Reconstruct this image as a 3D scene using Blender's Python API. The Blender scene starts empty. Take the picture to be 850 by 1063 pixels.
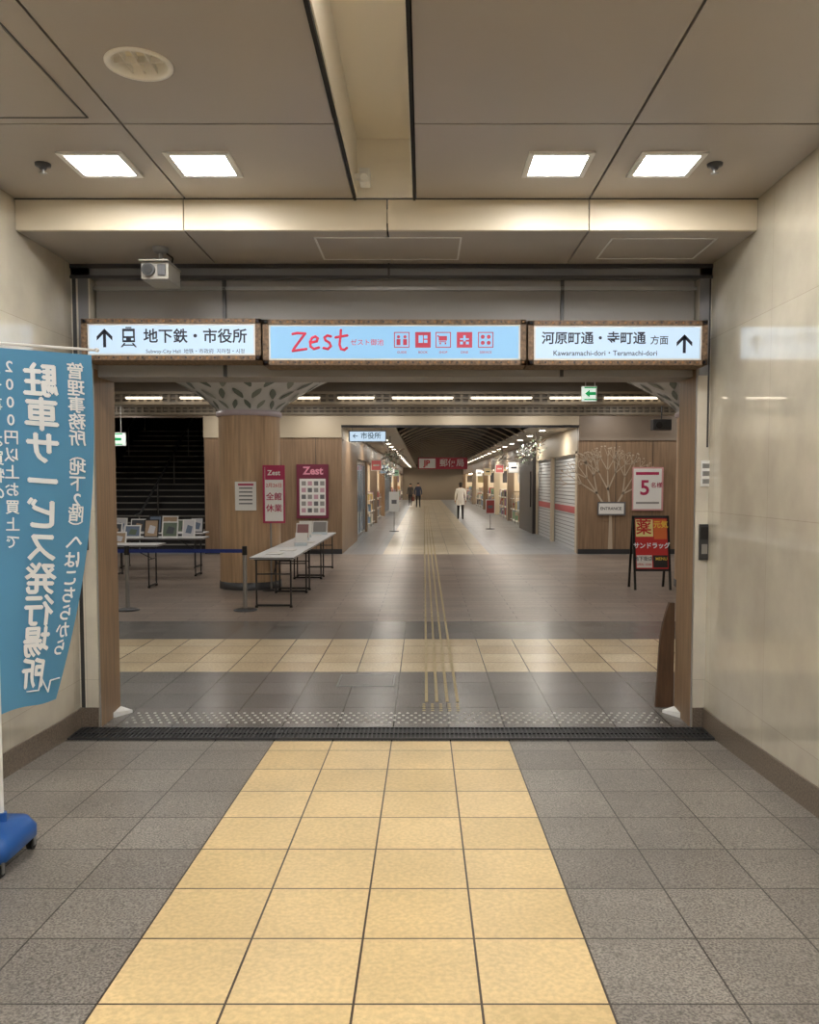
import bpy, math, random
from mathutils import Vector, Matrix
random.seed(7)
scene = bpy.context.scene
scene.view_settings.view_transform = 'Standard'

# ---------------------------------------------------------------- camera
CAM_Z, FPX, TH = 1.76, 855.0, math.atan(0.056)
HC, HS = math.cos(TH), math.sin(TH)
cd = bpy.data.cameras.new('camera'); cam = bpy.data.objects.new('camera', cd)
scene.collection.objects.link(cam); scene.camera = cam
cam.location = (0, 0, CAM_Z); cam.rotation_euler = (math.pi/2 - TH, 0, 0)
cd.sensor_fit = 'VERTICAL'; cd.sensor_height = 36; cd.lens = FPX/1063*36
cd.shift_x = -15/1063; cd.shift_y = 16.3/1063; cd.clip_end = 300

def X(px, Y, py=500):           # world X of a feature measured in the photo, standing at distance Y
    b = (547.8-py)/FPX
    return (px-440)/FPX * Y/(b*HS+HC)
def Z(py, Y):
    b = (547.8-py)/FPX
    return CAM_Z + (b*HC-HS)*Y/(b*HS+HC)

# ---------------------------------------------------------------- materials
def lin(c):
    out = []
    for v in c[:3]:
        v = v/255.0
        out.append(v/12.92 if v <= .04045 else ((v+.055)/1.055)**2.4)
    return tuple(out)+(1.0,)
_m = {}
def mat(name, col, rough=.5, metal=0, es=0, noise=None, stretch=(1,1,1), amt=.2, spec=.5, bump=0, dim=1.0):
    if name in _m: return _m[name]
    m = bpy.data.materials.new(name); m.use_nodes = True
    nt = m.node_tree; b = nt.nodes['Principled BSDF']
    c = lin(col)
    b.inputs['Base Color'].default_value = tuple(x*dim for x in c[:3])+(1,)
    b.inputs['Roughness'].default_value = rough
    b.inputs['Metallic'].default_value = metal
    b.inputs['Specular IOR Level'].default_value = spec
    if es:
        b.inputs['Emission Color'].default_value = c
        b.inputs['Emission Strength'].default_value = es
    if noise:
        tc = nt.nodes.new('ShaderNodeTexCoord'); mp = nt.nodes.new('ShaderNodeMapping')
        mp.inputs['Scale'].default_value = stretch
        nz = nt.nodes.new('ShaderNodeTexNoise'); nz.inputs['Scale'].default_value = noise
        nz.inputs['Detail'].default_value = 5
        cr = nt.nodes.new('ShaderNodeValToRGB')
        cr.color_ramp.elements[0].position = .3; cr.color_ramp.elements[1].position = .7
        cr.color_ramp.elements[0].color = tuple(x*(1-amt) for x in c[:3])+(1,)
        cr.color_ramp.elements[1].color = tuple(min(1,x*(1+amt)) for x in c[:3])+(1,)
        L = nt.links.new
        L(tc.outputs['Object'], mp.inputs['Vector']); L(mp.outputs['Vector'], nz.inputs['Vector'])
        L(nz.outputs['Fac'], cr.inputs['Fac']); L(cr.outputs['Color'], b.inputs['Base Color'])
        if bump:
            bp = nt.nodes.new('ShaderNodeBump'); bp.inputs['Strength'].default_value = bump
            bp.inputs['Distance'].default_value = .01
            L(nz.outputs['Fac'], bp.inputs['Height']); L(bp.outputs['Normal'], b.inputs['Normal'])
    _m[name] = m
    return m

def tile(name, c1, c2, mortar, w, h, ph=(0,0), axes='xy', ms=.004, rough=.4, speck=60, amt=.25, off=0, big=0, spec=.5, detail=3, coat=0):
    m = bpy.data.materials.new(name); m.use_nodes = True
    nt = m.node_tree; b = nt.nodes['Principled BSDF']; L = nt.links.new
    N = nt.nodes.new
    tc = N('ShaderNodeTexCoord'); sp = N('ShaderNodeSeparateXYZ'); cb = N('ShaderNodeCombineXYZ')
    L(tc.outputs['Object'], sp.inputs[0])
    for i, a in enumerate(axes):
        ad = N('ShaderNodeMath'); ad.operation = 'SUBTRACT'; ad.inputs[1].default_value = ph[i]-200*(w if i == 0 else h)
        L(sp.outputs['XYZ'.index(a.upper())], ad.inputs[0]); L(ad.outputs[0], cb.inputs[i])
    br = N('ShaderNodeTexBrick'); br.offset = off; br.squash = 1
    br.inputs['Scale'].default_value = 1; br.inputs['Brick Width'].default_value = w
    br.inputs['Row Height'].default_value = h; br.inputs['Mortar Size'].default_value = ms
    br.inputs['Mortar Smooth'].default_value = 0
    br.inputs['Color1'].default_value = lin(c1); br.inputs['Color2'].default_value = lin(c2)
    br.inputs['Mortar'].default_value = lin(mortar)
    L(cb.outputs[0], br.inputs['Vector'])
    nz = N('ShaderNodeTexNoise'); nz.inputs['Scale'].default_value = speck; nz.inputs['Detail'].default_value = detail
    L(tc.outputs['Object'], nz.inputs['Vector'])
    mr = N('ShaderNodeMapRange'); mr.inputs['From Min'].default_value = .35; mr.inputs['From Max'].default_value = .65
    mr.inputs['To Min'].default_value = 1-amt; mr.inputs['To Max'].default_value = 1+amt
    L(nz.outputs['Fac'], mr.inputs['Value'])
    val = mr.outputs[0]
    if big:
        n2 = N('ShaderNodeTexNoise'); n2.inputs['Scale'].default_value = 1.6; n2.inputs['Detail'].default_value = 4
        L(tc.outputs['Object'], n2.inputs['Vector'])
        m2 = N('ShaderNodeMapRange'); m2.inputs['From Min'].default_value = .3; m2.inputs['From Max'].default_value = .7
        m2.inputs['To Min'].default_value = 1-big; m2.inputs['To Max'].default_value = 1+big
        L(n2.outputs['Fac'], m2.inputs['Value'])
        mu = N('ShaderNodeMath'); mu.operation = 'MULTIPLY'; L(val, mu.inputs[0]); L(m2.outputs[0], mu.inputs[1]); val = mu.outputs[0]
    vm = N('ShaderNodeVectorMath'); vm.operation = 'SCALE'
    L(br.outputs['Color'], vm.inputs[0]); L(val, vm.inputs['Scale'])
    L(vm.outputs[0], b.inputs['Base Color'])
    b.inputs['Roughness'].default_value = rough
    b.inputs['Specular IOR Level'].default_value = spec
    if coat:
        b.inputs['Coat Weight'].default_value = coat; b.inputs['Coat Roughness'].default_value = .004; b.inputs['Coat IOR'].default_value = 1.9
    return m

# ---------------------------------------------------------------- mesh builder
_tcache = {}
def text_geo(body, size, bold=0.0):
    k = (body, size, bold)
    if k in _tcache: return _tcache[k]
    cu = bpy.data.curves.new('t', 'FONT'); cu.body = body; cu.size = size
    cu.align_x = 'CENTER'; cu.align_y = 'CENTER'; cu.offset = bold*size; cu.resolution_u = 3
    ob = bpy.data.objects.new('t', cu); scene.collection.objects.link(ob)
    dg = bpy.context.evaluated_depsgraph_get(); dg.update()
    me = bpy.data.meshes.new_from_object(ob.evaluated_get(dg))
    v = [(p.co.x, p.co.y) for p in me.vertices]; f = [tuple(p.vertices) for p in me.polygons]
    bpy.data.objects.remove(ob); bpy.data.meshes.remove(me); bpy.data.curves.remove(cu)
    _tcache[k] = (v, f); return v, f

class MB:
    def __init__(s): s.v=[]; s.f=[]; s.mi=[]; s.mats=[]; s.sm=[]; s.M=Matrix.Identity(4)
    def m(s, mt):
        if mt not in s.mats: s.mats.append(mt)
        return s.mats.index(mt)
    def add(s, vs, fs, mt, smooth=False):
        o = len(s.v); i = s.m(mt)
        s.v += [tuple(s.M @ Vector(p)) for p in vs]
        for f in fs:
            s.f.append(tuple(o+j for j in f)); s.mi.append(i); s.sm.append(smooth)
    def box(s, x0, x1, y0, y1, z0, z1, mt):
        x0,x1 = min(x0,x1),max(x0,x1); y0,y1=min(y0,y1),max(y0,y1); z0,z1=min(z0,z1),max(z0,z1)
        s.add([(x0,y0,z0),(x1,y0,z0),(x1,y1,z0),(x0,y1,z0),(x0,y0,z1),(x1,y0,z1),(x1,y1,z1),(x0,y1,z1)],
              [(0,3,2,1),(4,5,6,7),(0,1,5,4),(1,2,6,5),(2,3,7,6),(3,0,4,7)], mt)
    def quad(s, a, b, c, d, mt): s.add([a,b,c,d], [(0,1,2,3)], mt)
    def poly(s, pts, mt): s.add(pts, [tuple(range(len(pts)))], mt)
    def cyl(s, p0, p1, r0, mt, r1=None, n=16, smooth=True, cap=True):
        p0=Vector(p0); p1=Vector(p1); r1 = r0 if r1 is None else r1
        d=(p1-p0).normalized(); a = Vector((0,0,1)) if abs(d.z)<.9 else Vector((1,0,0))
        u=d.cross(a).normalized(); w=u.cross(d)
        vs=[]
        for p,r in ((p0,r0),(p1,r1)):
            for i in range(n):
                t=2*math.pi*i/n; vs.append(tuple(p+u*(r*math.cos(t))+w*(r*math.sin(t))))
        s.add(vs, [(i,(i+1)%n,n+(i+1)%n,n+i) for i in range(n)], mt, smooth)
        if cap:
            s.add(vs[:n], [tuple(range(n))], mt); s.add(vs[n:], [tuple(range(n))], mt)
    def lathe(s, c, prof, mt, n=48, smooth=True):
        vs=[]; 
        for r,z in prof:
            for i in range(n):
                t=2*math.pi*i/n; vs.append((c[0]+r*math.cos(t), c[1]+r*math.sin(t), c[2]+z))
        fs=[]
        for k in range(len(prof)-1):
            for i in range(n):
                fs.append((k*n+i, k*n+(i+1)%n, (k+1)*n+(i+1)%n, (k+1)*n+i))
        s.add(vs, fs, mt, smooth)
    def ball(s, c, r, mt, n=16, k=8, zmin=-1):
        if not hasattr(r,'__len__'): r=(r,r,r)
        vs=[]; rows=k+1
        for j in range(rows):
            ph = -math.pi/2 + math.pi*j/k
            for i in range(n):
                t=2*math.pi*i/n
                vs.append((c[0]+r[0]*math.cos(ph)*math.cos(t), c[1]+r[1]*math.cos(ph)*math.sin(t), c[2]+r[2]*max(zmin,math.sin(ph))))
        s.add(vs, [(j*n+i, j*n+(i+1)%n, (j+1)*n+(i+1)%n, (j+1)*n+i) for j in range(k) for i in range(n)], mt, True)
    def tube(s, pts, r, mt, n=8):
        for a,b in zip(pts[:-1], pts[1:]): s.cyl(a,b,r,mt,n=n)
    def text(s, body, size, fn, mt, bold=0.0):
        v,f = text_geo(body, size, bold)
        if v: s.add([fn(x,y) for x,y in v], f, mt)
    def textf(s, body, size, cx, y, cz, mt, bold=0.0, sx=1):       # upright text facing -Y
        s.text(body, size, lambda a,b:(cx+a*sx, y, cz+b), mt, bold)
    def grid(s, fn, nu, nv, mt, smooth=True):
        vs=[fn(i/nu, j/nv) for j in range(nv+1) for i in range(nu+1)]
        w=nu+1
        s.add(vs, [(j*w+i, j*w+i+1, (j+1)*w+i+1, (j+1)*w+i) for j in range(nv) for i in range(nu)], mt, smooth)
    def build(s, name, parent=None, bevel=0, origin=None, solid=0):
        me = bpy.data.meshes.new(name)
        o = Vector((0,0,0))
        if origin == 'auto':
            xs=[p[0] for p in s.v]; ys=[p[1] for p in s.v]; zs=[p[2] for p in s.v]
            o = Vector(((min(xs)+max(xs))/2,(min(ys)+max(ys))/2,min(zs)))
        me.from_pydata([tuple(Vector(p)-o) for p in s.v], [], s.f)
        for m_ in s.mats: me.materials.append(m_)
        me.polygons.foreach_set('material_index', s.mi); me.polygons.foreach_set('use_smooth', s.sm)
        me.update()
        ob = bpy.data.objects.new(name, me); scene.collection.objects.link(ob); ob.location = o
        if bevel:
            b=ob.modifiers.new('bevel','BEVEL'); b.width=bevel; b.segments=2; b.limit_method='ANGLE'
        if parent:
            ob.parent = parent; ob.location = o - parent.location
        return ob
def lamp(x,y,z,power,size=.2,parent=None,sy=None,col=(1,.96,.9)):
    l=bpy.data.lights.new('lamp','AREA'); l.energy=power; l.color=col
    if sy: l.shape='RECTANGLE'; l.size=size; l.size_y=sy
    else: l.shape='DISK'; l.size=size
    o=bpy.data.objects.new('lamp',l); scene.collection.objects.link(o); o.location=(x,y,z)
    if parent: o.parent=parent; o.location=Vector((x,y,z))-parent.location
    return o

# ---------------------------------------------------------------- palette
granite = tile('granite_floor', (132,126,119),(116,110,104),(52,48,44), .4,.4,(-1.02,2.48),ms=.0035,rough=.36,speck=120,amt=.5,big=.14,detail=4)
yellowt = tile('yellow_stone', (218,192,144),(205,179,130),(62,46,32), .4,.4,(-1.02,2.48),ms=.004,rough=.36,speck=55,amt=.10,big=.10,detail=4)
granite2 = tile('dark_granite', (112,108,104),(100,97,94),(54,52,50), .4,.4,(-1.02,5.54),ms=.004,rough=.27,speck=100,amt=.45,big=.1)
beigeband = tile('beige_band', (208,190,158),(190,170,138),(90,76,60), .4,.4,(-1.02,7.54),ms=.005,rough=.27,speck=45,amt=.12,big=.1)
plank = tile('plank_tile', (146,132,121),(124,112,103),(78,70,64), 1.2,.2,(0,10.3),ms=.006,rough=.33,speck=20,amt=.12,off=.5,big=.12)
corrgrey = tile('corridor_grey', (142,145,149),(128,131,136),(90,90,90), .6,.6,(0,19.9),ms=.006,rough=.30,speck=40,amt=.12,off=0,big=.1)
corrbeige = tile('corridor_beige', (204,192,170),(184,170,146),(110,102,90), .6,.6,(0,19.9),ms=.006,rough=.32,speck=30,amt=.12,off=0,big=.1)
marble = tile('marble_wall', (200,193,177),(196,188,172),(174,166,151), .9,1.2,(.3,.35),axes='yz',ms=.0015,rough=.2,speck=4,amt=.06,big=.11,spec=.5,detail=6,coat=1)
marblef = tile('marble_front', (204,198,185),(200,193,180),(172,165,152), .9,1.2,(.3,.35),axes='xz',ms=.0015,rough=.1,speck=5,amt=.05,big=.08)
basest = mat('baseboard_stone',(112,100,88),.3,noise=90,amt=.4)
ceilp = mat('ceiling_panel',(171,163,155),.36,metal=.1,noise=.8,amt=.05)
ceild = mat('ceiling_dark',(30,27,25),.8)
cream = mat('cream_panel',(218,206,184),.4)
slotc = mat('slot_cream',(244,238,226),.4)
steel = mat('brushed_steel',(160,160,160),.35,metal=.8)
dsteel = mat('dark_steel',(70,70,72),.4,metal=.6)
track = mat('track_steel',(120,120,124),.35,metal=.5)
greyp = mat('grey_header',(144,141,139),.45)
black = mat('black_plastic',(18,18,19),.45)
white = mat('white_paint',(228,228,226),.5)
tabletop = mat('table_white',(232,234,236),.3)
woodj = mat('wood_jamb',(132,106,80),.4,noise=6,stretch=(6,6,.4),amt=.25)
woodc = mat('wood_column',(178,148,116),.4,noise=5,stretch=(5,5,.25),amt=.24)
woodw = mat('wood_wall',(138,113,89),.45,noise=4,stretch=(5,5,.3),amt=.24)
plate = mat('light_panel',(255,252,246),.5,es=64)
fillB = mat('fill_panel_plaza',(255,251,243),.5,es=36)  # glow of the added fill panels over the plaza
dimlight = mat('downlight_glow',(255,240,215),.5,es=3)
chrome = mat('chrome',(236,232,224),.3,metal=.35)
navy = mat('sign_navy',(18,26,48),.5)
signblue = mat('sign_lit_pale',(206,230,250),.5,es=.92,dim=.15)
signblue2 = mat('sign_lit_blue',(152,204,242),.5,es=.9,dim=.15)
rust = mat('sign_frame_rust',(112,90,70),.6,noise=40,amt=.7)
pink = mat('sign_red',(226,56,84),.5,es=.4,dim=.6)
magenta = mat('magenta_print',(170,44,84),.5)
paper = mat('paper',(226,224,220),.6)
red = mat('red_print',(196,34,34),.5)
yel = mat('yellow_print',(236,200,70),.5)
green = mat('exit_green',(20,160,90),.5,es=.6)
exitw = mat('exit_white',(235,250,240),.5,es=.7)
bannerm = mat('banner_cloth',(82,144,186),.75)
bannert = mat('banner_white',(236,242,248),.7)
bluep = mat('blue_plastic',(24,84,158),.35)
bluebelt = mat('blue_belt',(30,50,120),.6)

# ================================================================= ROOM SHELL
SL = .0444
def fz(y): return max(0, SL*(5.5-y))
XL, XR = -2.45, 2.0
b = MB()
def strip(x0,x1,y0,y1,mt): b.quad((x0,y0,fz(y0)),(x1,y0,fz(y0)),(x1,y1,fz(y1)),(x0,y1,fz(y1)),mt)
strip(XL-.1,-1.02,-5,5.5,granite); strip(-1.02,.58,-5,5.5,yellowt); strip(.58,XR+.1,-5,5.5,granite)
strip(XL-.1,XR+.1,5.5,5.8,granite2)
strip(-10,9,5.8,7.54,granite2); strip(-10,9,7.54,9.13,beigeband); strip(-10,9,9.13,10.3,granite2)
strip(-10,9,10.3,19.9,plank)
strip(-10,-1.0,19.9,80,corrgrey); strip(-1.0,1.6,19.9,80,corrbeige); strip(1.6,9,19.9,80,corrgrey)
b.build('floor')

b=MB(); b.box(XL-.15,XL,-5,5.8,-.1,3.6,marble); b.build('wall_left')
b=MB(); b.box(XR,XR+.15,-5,5.8,-.1,3.6,marble); b.build('wall_right')
b=MB(); b.box(XL-.15,XR+.15,-5.15,-5,-.1,4.0,marblef); b.build('wall_back')
for nm,x0,x1 in (('baseboard_left',XL,XL+.012),('baseboard_right',XR-.012,XR)):
    b=MB(); h=.15
    ys=(-5,5.5,5.8)
    for a,c in zip(ys[:-1],ys[1:]):
        za,zc=fz(a),fz(c)
        b.add([(x0,a,za),(x1,a,za),(x1,c,zc),(x0,c,zc),(x0,a,za+h),(x1,a,za+h),(x1,c,zc+h),(x0,c,zc+h)],
              [(0,3,2,1),(4,5,6,7),(0,1,5,4),(1,2,6,5),(2,3,7,6),(3,0,4,7)],basest)
    b.build(nm)

# ceiling: panels with real joints, recessed slot
ZC, ZS, YB = 3.45, 3.265, 5.03
DLX,DLY=-1.155,3.44
b=MB(); g=.006
xs=[(XL,-1.43),(-1.43,-.42),(-.05,.99),(.99,XR)]
ysp=[-5,-3.2,-1.4,.4,2.2,4.0,YB]
for x0,x1 in xs:
    for y0,y1 in zip(ysp[:-1],ysp[1:]):
        if x0<DLX<x1 and y0<DLY<y1:      # panel with the downlight cut-out
            n=48; R=.118; inner=[];outer=[]
            for i in range(n):
                t=2*math.pi*(i+.5)/n; cx_,sy_=math.cos(t),math.sin(t)
                inner.append((DLX+R*cx_,DLY+R*sy_,ZC))
                k=min(((x1-g-DLX) if cx_>0 else (x0+g-DLX))/cx_, ((y1-g-DLY) if sy_>0 else (y0+g-DLY))/sy_)
                outer.append((DLX+k*cx_,DLY+k*sy_,ZC))
            b.add(inner+outer,[(i,(i+1)%n,n+(i+1)%n,n+i) for i in range(n)],ceilp)
            for qx in (x0+g,x1-g):
                for qy in (y0+g,y1-g):
                    s2=sorted(outer,key=lambda p:(p[0]-qx)**2+(p[1]-qy)**2)[:2]
                    b.add([s2[0],s2[1],(qx,qy,ZC)],[(0,1,2)],ceilp)
            continue
        b.box(x0+g,x1-g,y0+g,y1-g,ZC,ZC+.03,ceilp)
b.box(XL,-.42,-5,YB,ZC+.15,ZC+.17,ceild); b.box(-.05,XR,-5,YB,ZC+.03,ZC+.05,ceild)
b.box(-.42,-.405,-5,YB,ZC-.012,ZC+.36,ceild); b.box(-.065,-.05,-5,YB,ZC-.012,ZC+.36,ceild)
b.box(-.405,-.398,-5,YB,ZC+.01,ZC+.36,slotc); b.box(-.072,-.065,-5,YB,ZC+.01,ZC+.36,slotc)
b.box(-.42,-.05,-5,YB,ZC+.34,ZC+.36,slotc)
b.box(-.405,-.065,YB-.02,YB,ZC,ZC+.36,slotc)
for x0,x1 in ((XL,-1.44),(-1.44,-.22),(-.22,.99),(.99,XR)):
    b.box(x0+.004,x1-.004,YB,YB+.03,ZS,ZC,cream)
    b.box(x0+g,x1-g,YB+.03,5.8,ZS,ZS+.03,ceilp)
b.box(XL,XR,YB+.03,5.8,ZS+.03,ZS+.05,ceild)
b.box(XL,XR,YB-.006,YB,ZC-.006,ZC+.0,dsteel)
b.build('ceiling')

# fill strips added out of view to brighten the ceiling slot
for y in (-3.2,-.6,2.3):
    b=MB(); b.box(-.27,-.2,y-.6,y+.6,ZC+.30,ZC+.34,white); b.box(-.262,-.208,y-.58,y+.58,ZC+.292,ZC+.30,mat('slot_fill_glow',(255,250,242),.5,es=60))
    b.box(-.262,-.208,y+.60,y+.612,ZC+.295,ZC+.335,white)
    b.build('slot_fill_light',origin='auto')

def hatch(x0,x1,y0,y1,z,name='ceiling_access_hatch'):
    b=MB(); t=.012; fm=white if z<3.3 else dsteel
    if z>3.3: t=.005
    b.box(x0,x1,y0,y0+t,z-.004,z,fm); b.box(x0,x1,y1-t,y1,z-.004,z,fm)
    b.box(x0,x0+t,y0,y1,z-.004,z,fm); b.box(x1-t,x1,y0,y1,z-.004,z,fm)
    b.box(x0+t+.006,x1-t-.006,y0+t+.006,y1-t-.006,z-.003,z,ceilp); b.build(name,origin='auto')
hatch(-.68,.235,5.17,5.68,ZS); hatch(1.16,1.82,5.19,5.66,ZS); hatch(-2.35,-1.56,2.9,3.93,ZC)

for cx,cy in [(-1.72,4.49),(-1.17,4.49),(.71,4.49),(1.29,4.49)]+[(x,y) for x in (-1.72,.99) for y in (2.3,.4,-1.6,-3.4)]+[(.35,2.0),(-.9,1.0)]:
    b=MB(); w=.14
    for s_ in (-1,1):
        b.box(cx-w-.03,cx+w+.03,cy+s_*w,cy+s_*(w+.03),ZC-.012,ZC,white)
        b.box(cx+s_*w,cx+s_*(w+.03),cy-w,cy+w,ZC-.012,ZC,white)
    b.box(cx-w,cx+w,cy-w,cy+w,ZC-.006,ZC-.001,plate)
    b.build('unseen_fill_panel',origin='auto')

b=MB(); c=(DLX,DLY,ZC)
b.lathe(c,[(.135,0),(.135,-.006),(.118,-.009),(.110,-.003),(.105,.02),(.09,.05),(.06,.07),(0,.08)],chrome)
for k in range(1,4): b.box(c[0]-.105+.05*k-.002,c[0]-.105+.05*k+.002,c[1]-.09,c[1]+.09,ZC+.005,ZC+.03,chrome)
b.box(c[0]-.1,c[0]+.1,c[1]-.002,c[1]+.002,ZC+.005,ZC+.03,chrome)
b.cyl((c[0]-.05,c[1],ZC+.05),(c[0]+.05,c[1],ZC+.05),.018,mat('lamp_glass',(240,232,212),.2))
b.build('round_downlight',origin='auto')

for cx in (-2.03,1.55):
    b=MB(); c=(cx,4.49,ZC)
    b.lathe(c,[(.042,0),(.040,-.012),(.022,-.016),(.016,-.03),(.0,-.03)],dsteel,n=24)
    b.cyl((cx,4.49,ZC-.03),(cx,4.49,ZC-.05),.006,steel,n=8); b.lathe((cx,4.49,ZC-.05),[(0,.002),(.022,0),(0,-.002)],steel,n=16)
    b.build('fire_sprinkler',origin='auto')
b=MB(); cx,cy=-.34,4.86
b.box(cx-.03,cx+.03,cy-.05,cy+.05,ZC+.02,ZC+.1,white); b.cyl((cx,cy-.05,ZC+.05),(cx,cy-.075,ZC+.04),.02,white)
b.box(-.398,cx-.03,cy-.02,cy+.02,ZC+.05,ZC+.08,white)
b.build('slot_sensor',origin='auto',bevel=.004)

# CCTV camera on bracket
b=MB(); cx,cy=X(171,5.4),5.4
b.lathe((cx,cy,ZS),[(.05,0),(.05,-.02),(.035,-.035),(0,-.035)],steel,n=24)
b.cyl((cx,cy,ZS-.03),(cx,cy,ZS-.10),.014,steel)
b.box(cx-.03,cx+.03,cy-.04,cy+.04,ZS-.125,ZS-.10,dsteel)
z1=ZS-.12
camw=mat('cctv_body',(150,146,138),.4)
b.box(cx-.085,cx+.085,cy-.13,cy+.13,z1-.11,z1,camw)
b.box(cx-.092,cx+.092,cy-.16,cy+.13,z1-.004,z1+.006,camw)
b.cyl((cx-.035,cy-.13,z1-.055),(cx-.035,cy-.155,z1-.055),.04,dsteel,n=24); b.cyl((cx-.035,cy-.154,z1-.055),(cx-.035,cy-.16,z1-.055),.028,black,n=24)
b.box(cx+.02,cx+.07,cy-.14,cy-.13,z1-.09,z1-.02,dsteel)
b.tube([(cx,cy+.04,ZS-.01),(cx+.06,cy+.06,ZS-.05),(cx+.03,cy+.1,z1)],.006,black)
b.build('security_camera',origin='auto',bevel=.003)

# ================================================================= GATE
JL, JR = -2.32, 1.915
b=MB(); b.box(XL,JL,5.8,6.2,-.02,3.3,marblef)
b.box(XL,JL,5.788,5.8,0,.15,basest)
b.box(JL,JL+.006,5.83,6.2,0,2.55,woodj); b.box(JL-.012,JL+.006,5.815,5.83,0,2.55,steel)
b.box(XL+.01,XL+.035,5.795,5.8,.15,3.17,dsteel); b.box(XL+.05,XL+.12,5.795,5.8,2.5,3.17,track)
b.build('gate_jamb_left')
b=MB(); b.box(JR,XR,5.8,6.2,-.02,3.3,marblef)
b.box(JR,XR,5.788,5.8,0,.15,basest)
b.box(JR-.006,JR,5.83,6.2,0,2.55,woodj); b.box(JR-.006,JR+.012,5.815,5.83,0,2.55,steel)
b.box(XR-.02,XR-.008,5.795,5.8,2.0,3.17,dsteel); b.box(JR,XR-.02,5.795,5.8,2.5,3.17,track)
b.build('gate_jamb_right')
b=MB()
b.box(XL,XR,5.8,5.95,3.17,3.265,track); b.box(XL,XR,5.785,5.8,3.235,3.262,dsteel); b.box(XL,XR,5.785,5.8,3.165,3.185,dsteel)
b.box(-.25,-.235,5.78,5.785,3.16,3.265,dsteel)
jx=[JL,X(235,5.86),X(582,5.86),JR]
for a,c in zip(jx[:-1],jx[1:]): b.box(a+.012,c-.012,5.88,5.92,2.5,3.17,greyp)
b.box(JL,JR,5.92,6.2,2.5,3.3,greyp)
for a in jx[1:3]: b.box(a-.012,a+.012,5.86,5.92,2.5,3.17,dsteel)
b.box(JL,JR,5.86,5.88,3.10,3.125,steel)
b.build('gate_header')
b=MB(); b.box(-10,XL-.15,6.0,6.2,-.02,3.7,cream); b.box(XL-.15,XL,5.8,6.2,-.02,3.7,cream); b.box(XL,XR,6.0,6.2,3.3,3.7,cream); b.box(XR,XR+.15,5.8,6.2,-.02,3.7,cream); b.box(XR+.15,9,6.0,6.2,-.02,3.7,cream); b.build('wall_front')

YS=5.62
def lightbox(name,px0,py0,px1,py1,facemat,content):
    x0,x1=X(px0,YS,350),X(px1,YS,350); z1,z0=Z(py0,YS),Z(py1,YS)
    b=MB(); b.box(x0,x1,YS+.01,5.86,z0,z1,rust)
    t=.032
    for (a,c,d,e) in ((x0,x1,z1-t,z1),(x0,x1,z0,z0+t),(x0,x0+t*1.2,z0,z1),(x1-t*1.2,x1,z0,z1)):
        b.box(a,c,YS-.012,YS+.01,d,e,rust)
    t2=.012
    b.box(x0+t*1.2,x1-t*1.2,YS-.004,YS+.01,z0+t,z1-t,white)
    b.box(x0+t*1.2+t2,x1-t*1.2-t2,YS-.006,YS-.004,z0+t+t2,z1-t-t2,facemat)
    n=int((x1-x0)/.05)
    for i in range(n+1):
        for zz in (z0+t/2,z1-t/2):
            xx=x0+.02+(x1-x0-.04)*i/n
            b.box(xx-.006,xx+.006,YS-.016,YS-.012,zz-.006,zz+.006,mat('rivet_brass',(150,110,70),.4,metal=.5) if i%2 else mat('rivet_dark',(50,44,50),.5))
    body=b.build(name,origin='auto')
    b=MB(); content(b); b.build('lettering',parent=body)
YT=YS-.008
sx=lambda px:X(px,YS,355)
sz=lambda py:Z(py,YS)
def arrow_up(b,px,py,h,w,mt,lw):
    cx,cz=sx(px),sz(py)
    b.box(cx-lw/2,cx+lw/2,YT,YT+.001,cz-h/2,cz+h/2-.012,mt)
    for s_ in (-1,1):
        p=[(cx,YT,cz+h/2),(cx+s_*w/2,YT,cz+h/2-w*.5),(cx+s_*w/2,YT,cz+h/2-w*.5-lw*1.4),(cx,YT,cz+h/2-lw*1.4)]
        b.poly(p,mt)
def c_left(b):
    arrow_up(b,109,351,.125,.105,navy,.02)
    cx,cz=sx(134),sz(350)
    b.box(cx-.042,cx+.042,YT,YT+.001,cz-.035,cz+.055,navy)
    b.box(cx-.03,cx+.03,YT-.001,YT,cz+.005,cz+.038,signblue)
    for s_ in (-1,1):
        b.box(cx+s_*.025-.008,cx+s_*.025+.008,YT-.001,YT,cz-.022,cz-.008,signblue)
        b.poly([(cx+s_*.02,YT,cz-.04),(cx+s_*.032,YT,cz-.04),(cx+s_*.055,YT,cz-.068),(cx+s_*.042,YT,cz-.068)],navy)
    b.box(cx-.04,cx+.04,YT,YT+.001,cz-.058,cz-.05,navy); b.box(cx-.02,cx+.02,YT,YT+.001,cz+.058,cz+.066,navy)
    b.textf('地下鉄・市役所',.100,sx(203),YT,sz(350),navy,.018)
    b.textf('Subway-City Hall  地铁・市政府  지하철・시청',.034,sx(203),YT,sz(365),navy,0)
def stroke(b,pts,r,mt):
    pts=[(sx(a),YT,sz(c)) for a,c in pts]
    for p,q in zip(pts[:-1],pts[1:]): b.cyl(p,q,r,mt,n=6)
    for p in pts: b.ball(p,r,mt,8,4)
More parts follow.
